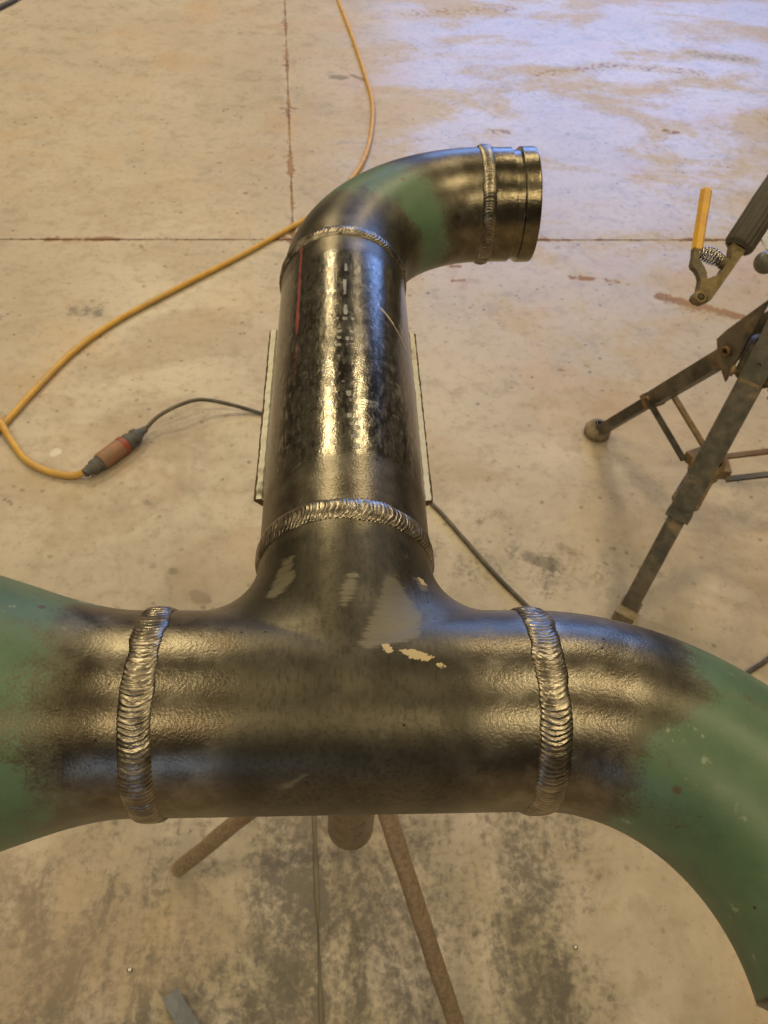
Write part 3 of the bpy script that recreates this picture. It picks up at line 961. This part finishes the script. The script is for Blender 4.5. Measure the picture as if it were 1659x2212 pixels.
# ------------------------------------------------------------------ folding jack stand at the right
SX, SY = .79, .93
jack = tag(empty('jack_stand', (SX, SY, 0)), 'dark folding tripod jack stand with braced legs at right edge', 'pipe stand')
feet = {'a': (.665, 1.22), 'b': (.604, .674), 'c': (1.105, .89)}
lathe('post', (SX, SY, .10), (0, 0, 1), [(0, .018), (.002, .024), (.62, .024), (.66, .022), (.66, .018), (.80, .018)], M_BLACK, jack, 24)
lathe('lower_collar', (SX, SY, .165), (0, 0, 1), [(0, .026), (.002, .034), (.040, .034), (.042, .026)], M_BROWN, jack, 24)
lathe('upper_collar', (SX, SY, .43), (0, 0, 1), [(0, .026), (.002, .036), (.075, .036), (.077, .026)], M_BLACK, jack, 24)
for key, (fx, fy) in feet.items():
    rad = Vector((fx - SX, fy - SY, 0)).normalized()
    tanv = Vector((-rad.y, rad.x, 0))
    piv = Vector((SX, SY, .462)) + rad * .054
    foot = Vector((fx, fy, .012))
    d = (foot - piv)
    m_leg = M_OLIVE if key == 'b' else M_BLACK
    nrm = d.cross(tanv).normalized()
    if nrm.z < 0:
        nrm = -nrm
    split = .56
    mid = piv + d * split
    # bracket plates that carry the leg
    for sg in ((-1, 1) if key != 'b' else ()):
        def plate(bm, sg=sg):
            o_ = tanv * (sg * .0275)
            pts = [Vector((SX, SY, .60)) + rad * .022, Vector((SX, SY, .405)) + rad * .030,
                   piv + Vector((0, 0, -.030)) + rad * .012, piv + Vector((0, 0, .004)) + rad * .034, piv + Vector((0, 0, .034)) + rad * .022]
            a_ = [bm.verts.new(p + o_) for p in pts]
            b_ = [bm.verts.new(p + o_ + tanv * sg * .004) for p in pts]
            bm.faces.new(a_)
            bm.faces.new(b_)
            for k in range(len(pts)):
                k2 = (k + 1) % len(pts)
                bm.faces.new((a_[k], a_[k2], b_[k2], b_[k]))
        bm_add('bracket_plate', plate, M_BLACK, jack, False, .001)
    lathe('pivot_bolt', piv - tanv * .040, tanv, [(0, .008), (.001, .0105), (.007, .0105), (.0075, .005), (.0725, .005), (.073, .0105), (.079, .0105), (.080, .008)], M_BROWN, jack, 16)
    up = bm_add('upper_leg', lambda bm: bar(bm, piv - d.normalized() * (.20 if key == 'b' else .012), mid, .044, .033, nrm), m_leg, jack, False, .005, 3)
    low = bm_add('lower_leg', lambda bm: bar(bm, piv + d * (split - .10), foot - d.normalized() * .004, .034, .024, nrm), m_leg, jack, False, .004, 3)
    # stop lug and rusty rim where the inner tube leaves the outer one
    sub(bm_add('sleeve_rim', lambda bm: bar(bm, mid - d.normalized() * .012, mid + d.normalized() * .003, .0470, .0360, nrm), M_BROWN if key == 'a' else m_leg, jack, False, .004, 2), up)
    if key == 'b':
        q0 = piv + d * .02
        sub(bm_add('inset_plate', lambda bm: bar(bm, q0 + nrm * .0165, piv + d * .52 + nrm * .0165, .032, .0036, nrm), M_OLIVE, jack, False, .0012, 2), up)
        sub(bm_add('inset_rim', lambda bm: bar(bm, q0 + nrm * .0165 - d.normalized() * .005, q0 + nrm * .0165 + d.normalized() * .0035, .036, .0026, nrm), M_BROWN, jack, False, .0008, 2), up)
        sub(lathe('pin_hole', piv - d * .05 + nrm * .0158, nrm, [(0, .0050), (.0012, .0048)], M_HANDLE, jack, 14), up)
    # foot
    if key == 'a':
        sub(lathe('foot_pad', Vector((fx, fy, .0005)) + rad * .004, (0, 0, 1), [(0, .026), (.003, .033), (.018, .033), (.030, .026), (.036, .012)], M_FOOT, jack, 24), low)
    else:
        sub(bm_add('foot_pad', lambda bm: bar(bm, Vector((fx, fy, .0005)), Vector((fx, fy, .030)), .050, .042, tanv), M_FOOT, jack, False, .006, 2), low)
    # paired flat braces from the lower collar
    bl = piv + d * .50
    for sg in (-1, 1):
        p0 = Vector((SX, SY, .186)) + rad * .034 + tanv * (sg * (.021 if key == 'b' else .0330))
        p1 = bl + tanv * (sg * (.021 if key == 'b' else .0330))
        brc = bm_add('brace', lambda bm: bar(bm, p0, p1, .0135, .0055, Vector((0, 0, 1))), M_BROWN if (sg > 0) != (key == 'a') else M_BLACK, jack, False, .0008)
        sub(lathe('brace_bolt', p1 - tanv * .004 * sg, tanv * sg, [(0, .004), (.003, .007), (.008, .007), (.009, .004)], M_BROWN, jack, 14), brc)
    bm_add('collar_lug', lambda bm: bar(bm, Vector((SX, SY, .186)) + rad * .026, Vector((SX, SY, .186)) + rad * .046, .044, .024, Vector((0, 0, 1))), M_BROWN, jack, False, .003)
# jack handle with a round knob, and the V head
KN = Vector((.6990, .9160, .68))
hp = Vector((SX, SY, .68))
hbar = tube_along('handle_bar', np.linspace(np.array(KN), np.array(hp + (hp - KN) * .9), 12), .0075, M_BLACK, jack, 14)
kd = (hp - KN).normalized()
th_ = np.linspace(-.98, .98, 15) * math.pi / 2
sub(lathe('handle_knob', KN, kd, [(.0185 * math.sin(t), .0185 * math.cos(t)) for t in th_], M_KNOB, jack, 28), hbar)
lathe('screw_hub', hp - Vector((0, 0, .02)), (0, 0, 1), [(0, .025), (.002, .032), (.040, .032), (.042, .025)], M_BLACK, jack, 24)
for sg in (-1, 1):
    bm_add('head_arm', lambda bm: bar(bm, Vector((SX, SY, .888)), Vector((SX + sg * .07, SY, .96)), .05, .012, Vector((0, 0, 1))), M_BLACK, jack, False, .002)

# ------------------------------------------------------------------ electrode holder hanging beside the stand
DEP = 1.0
camp = Vector((-0.00923652, -0.20994383, HZ + 0.41834124))
HO = Vector((.4571, .6337, HZ - .1360))                 # pivot of the jaw
PXM = DEP / 1689.9
hu, hv, hw = c_right, c_up, -c_fwd                      # the holder hangs edge-on to the aisle
def hl(x_, y_, z_=0.0):                                 # local millimetre-like units measured from the pivot
    return HO + hu * (x_ * PXM) + hv * (y_ * PXM) + hw * z_
hold = tag(empty('electrode_holder', HO), 'welding electrode holder with black grip, coil spring and yellow lever tip', 'electrode holder')
def extr(pts, z0, z1):
    def fn(bm):
        a_ = [bm.verts.new(hl(x_, y_, z0)) for x_, y_ in pts]
        b_ = [bm.verts.new(hl(x_, y_, z1)) for x_, y_ in pts]
        bm.faces.new(a_)
        bm.faces.new(b_[::-1])
        for k in range(len(pts)):
            k2 = (k + 1) % len(pts)
            bm.faces.new((a_[k], b_[k], b_[k2], a_[k2]))
    return fn
# grip: ribbed sleeve
g_a, g_b = np.array(hl(82, 108)), np.array(hl(196, 282))
gd = g_b - g_a
gl = np.linalg.norm(gd)
gd /= gl
gs = np.array(hw - Vector(gd) * hw.dot(Vector(gd)))
gs /= np.linalg.norm(gs)
gu = np.cross(gs, gd)
prof = [(0, .012), (.0015, .0165), (.006, .0185), (.06, .0187), (gl * .55, .0190), (gl - .008, .0180), (gl - .001, .016), (gl, .010)]
nt = 144
aa = np.linspace(0, 2 * np.pi, nt, endpoint=False)
rib = 1 + .028 * np.sign(np.sin(aa * 18)) * np.abs(np.sin(aa * 18)) ** .5
V = np.concatenate([g_a + gd * t + rr * rib[:, None] * (np.cos(aa)[:, None] * gs + np.sin(aa)[:, None] * gu) for t, rr in prof])
F = [tuple(f) for f in grid_faces(len(prof), nt)] + [tuple(range(nt)), tuple(range((len(prof) - 1) * nt, len(prof) * nt))[::-1]]
add('grip', V, F, M_HANDLE, hold, True)
# body: brass tang and jaw
hbody = bm_add('body', extr([(-1, 40), (-1, 35), (-5, 17), (-14, 8), (-17, 0), (-11, -9), (3, -14), (20, -7), (25, 0), (68, 61), (82, 81), (98, 104), (96, 120), (80, 126), (68, 118),
                     (65, 104), (63, 84), (48, 64), (42, 53), (32, 46), (14, 40)], -.008, .008), M_BRASS, hold, False, .0014, 2)
sub(lathe('pivot_eye', hl(0, -1, .0078), hw, [(0, .0082), (.0008, .0080), (.0010, .0040), (.0004, .0036)], M_BRASS, hold, 22), hbody)
sub(lathe('pivot_hole', hl(-4, 2, .0078), hw, [(0, .0030), (.0022, .0028)], M_HANDLE, hold, 16), hbody)
# lever: bent flat bar
hlev = bm_add('lever', extr([(-1, 38), (-4, 50), (-10, 60), (-17, 66), (-19, 73), (-15, 92), (-14, 108), (3, 108), (2, 99), (-3, 85), (0, 78), (7, 67), (13, 53), (14, 38)], -.006, .006), M_LEVER, hold, False, .0014, 2)
# yellow hexagonal tip
t0, t1 = Vector(hl(-5, 104)), Vector(hl(16, 236))
tip = lathe('lever_tip', t0, t1 - t0, [(0, .0068), (.001, .0074), ((t1 - t0).length - .002, .0076), ((t1 - t0).length, .0066)], M_YWOOD, hold, 6, hint=hw)
tip.data.polygons.foreach_set('use_smooth', np.zeros(len(tip.data.polygons), bool))
sub(tip, hlev)
# coil spring between lever and body
s0, s1 = np.array(hl(-1, 99)), np.array(hl(54, 76))
sd = s1 - s0
sL = np.linalg.norm(sd)
sd /= sL
sa = np.array(hw)
sb = np.cross(sd, sa)
tt = np.linspace(0, 1, 420)
sr = .0055 + .0046 * np.sin(np.pi * tt)
pts = s0 + sd * (tt * sL)[:, None] + sr[:, None] * (np.cos(tt * 2 * np.pi * 9.5)[:, None] * sa + np.sin(tt * 2 * np.pi * 9.5)[:, None] * sb)
bow = np.array(hv) * .003
pts += np.sin(np.pi * tt)[:, None] * bow
tube_along('coil_spring', pts, .0011, M_SPRING, hold, 8)
sub(lathe('spring_seat', hl(58, 75), Vector(sd) * -1, [(0, .008), (.006, .0085), (.010, .0065), (.013, .0045)], M_BRASS, hold, 18), hbody)
# supply cable from the grip over the stand head and down to the floor
cab = catmull([tuple(g_b - gd * .004), tuple(g_b + gd * .05), (.66, .88, .985), (.765, .925, .950), (.86, .95, .80), (.98, 1.0, .40), (1.12, 1.05, .06), (1.30, 1.08, .012), (1.7, 1.2, .011), (2.6, 1.1, .011)], 14)
tube_along('cable', cab, .0085, M_BLKCORD, hold, 14)

# ------------------------------------------------------------------ cords on the floor
YR, KR = .0083, .0048
ycord = tag(empty('yellow_extension_cord', (-.561, 1.055, 0)), 'yellow extension cord looping across the floor to an orange connector', 'cord')
yp = [(-.10, 5.6), (-.037, 4.944), (.002, 4.479), (.069, 3.953), (.124, 3.456), (.146, 3.169), (.129, 2.867), (.089, 2.634), (.012, 2.421), (-.059, 2.289), (-.14, 2.187),
      (-.298, 1.997), (-.472, 1.806), (-.615, 1.641), (-.699, 1.504), (-.758, 1.351), (-.790, 1.255), (-.815, 1.185), (-.860, 1.120), (-.925, 1.105), (-.965, 1.165), (-.945, 1.250),
      (-.885, 1.285), (-.826, 1.240), (-.772, 1.166), (-.717, 1.098), (-.657, 1.062), (-.602, 1.050), (-.560, 1.060)]
y3 = np.array([(a, b, YR) for a, b in yp])
y3 = catmull(y3, 12)
# where the cord crosses itself the second pass rides over the first
cx, cy = -.802, 1.222
dd = np.hypot(y3[:, 0] - cx, y3[:, 1] - cy)
second = np.arange(len(y3)) > 20 * 12
y3[:, 2] += np.where(second, 2.05 * YR * np.exp(-(dd / .055) ** 2), 0)
# lift into the connector
y3[:, 2] += .012 * sstep(np.arange(len(y3)).astype(float), len(y3) - 14, len(y3) - 1)
tube_along('cord_jacket', y3, YR, M_YELLOW, ycord, 16)
p0, p1 = Vector((-.572, 1.045, .0215)), Vector((-.462, 1.190, .0225))
cd = (p1 - p0).normalized()
CL = (p1 - p0).length
lathe('strain_relief', p0, cd, [(0, .0095), (.004, .0115), (.012, .0105), (.014, .0135), (.022, .0125), (.024, .0160), (.034, .0170), (.036, .0150), (.046, .0190)], M_GREYPLUG, ycord, 22)
con = lathe('connector_body', p0 + cd * .044, cd, [(0, .0170), (.004, .0205), (.020, .0212), (.060, .0212), (.074, .0205), (.080, .0185), (.082, .014)], M_ORANGE, ycord, 26)
sub(lathe('connector_rim', p0 + cd * .108, cd, [(0, .0212), (.001, .0220), (.012, .0220), (.013, .0205)], M_RED, ycord, 26), con)

bcord = tag(empty('black_power_cable', (-.46, 1.19, 0)), 'black cable running from the connector under the pipe branch', 'cable')
lathe('plug', p0 + cd * .1225, cd, [(0, .0150), (.001, .0195), (.016, .0195), (.018, .0165), (.026, .0165), (.028, .0195), (.038, .0185), (.042, .0130), (.050, .0110), (.054, .0085), (.058, .0095), (.066, .0075)], M_GREYPLUG, bcord, 24)
e_ = p0 + cd * .186
bp = [(e_.x, e_.y, e_.z), (e_.x + .028, e_.y + .034, .034), (-.385, 1.256, .045), (-.335, 1.284, .040), (-.264, 1.290, .020), (-.182, 1.274, KR), (-.03, 1.215, KR), (.09, 1.12, KR), (.214, .986, KR), (.283, .876, KR), (.343, .775, KR), (.393, .703, KR),
      (.47, .60, KR), (.57, .53, KR), (.70, .505, KR), (.79, .523, KR), (.835, .545, KR), (.88, .572, KR), (1.0, .66, KR), (1.3, .78, KR), (1.9, .8, KR)]
tube_along('cable_jacket', catmull(bp, 14), KR, M_BLKCORD, bcord, 14)

lead = catmull([(-2.3, 3.2, .011), (-1.90, 3.62, .011), (-1.671, 3.897, .011), (-1.599, 4.083, .011), (-1.553, 4.237, .011), (-1.52, 4.5, .011), (-1.58, 4.9, .011), (-1.8, 5.4, .011)], 12)
tag(tube_along('black_hose', lead, .011, M_BLKCORD, None, 14), 'dark hose cutting across the far left corner of the floor', 'hose')

# ------------------------------------------------------------------ small things on the floor
off = tag(empty('steel_offcut', (-.215, -.02, 0)), 'bare steel angle offcut on the floor at the bottom edge', 'steel offcut')
od = Vector((.042, -.052, 0)).normalized()
os_ = Vector((od.y, -od.x, 0))
oc = Vector((-.2375, .012, 0))
if os_.x < 0:
    os_ = -os_
bm_add('top_flange', lambda bm: bar(bm, oc + Vector((0, 0, .0225)), oc + od * .14 + Vector((0, 0, .0225)), .024, .003, Vector((0, 0, 1))), M_OFFCUT, off, False, .0008)
bm_add('side_flange', lambda bm: bar(bm, oc - os_ * .0105 + Vector((0, 0, .0105)), oc - os_ * .0105 + od * .14 + Vector((0, 0, .0105)), .003, .0205, Vector((0, 0, 1))), M_OFFCUT, off, False, .0008)

def card(bm):
    vs = []
    for i in range(7):
        for j in range(5):
            x_, y_ = i / 6, j / 4
            vs.append(bm.verts.new((1.452 + .30 * x_ + .02 * y_, 2.14 + .24 * y_ - .03 * x_, .002 + .007 * math.sin(3 * x_ + 2 * y_) ** 2)))
    for i in range(6):
        for j in range(4):
            bm.faces.new((vs[i * 5 + j], vs[(i + 1) * 5 + j], vs[(i + 1) * 5 + j + 1], vs[i * 5 + j + 1]))
    r_ = bmesh.ops.solidify(bm, geom=list(bm.faces), thickness=.0012)
tag(bm_add('white_sheet', card, M_PAPER, None, True), 'pale sheet on the floor behind the electrode holder grip', 'sheet')
# shiny beads of spatter
for i, (x_, y_, r_) in enumerate(((-.304, .048, .0035), (.375, .06, .0030))):
    bmx = bmesh.new()
    bmesh.ops.create_icosphere(bmx, subdivisions=2, radius=r_, matrix=Matrix.Translation((x_, y_, r_ * .8)) @ Matrix.Diagonal((1.3, 1, .8, 1)))
    me = bpy.data.meshes.new('metal_bead')
    bmx.to_mesh(me)
    bmx.free()
    me.materials.append(M_SPRING)
    me.polygons.foreach_set('use_smooth', np.full(len(me.polygons), True))
    o = bpy.data.objects.new('metal_bead', me)
    col.objects.link(o)
    tag(o, ('shiny metal bead on the floor left of the tripod, near the offcut', 'shiny metal bead on the floor right of the tripod leg')[i], 'metal bead', 'spatter beads on the floor')
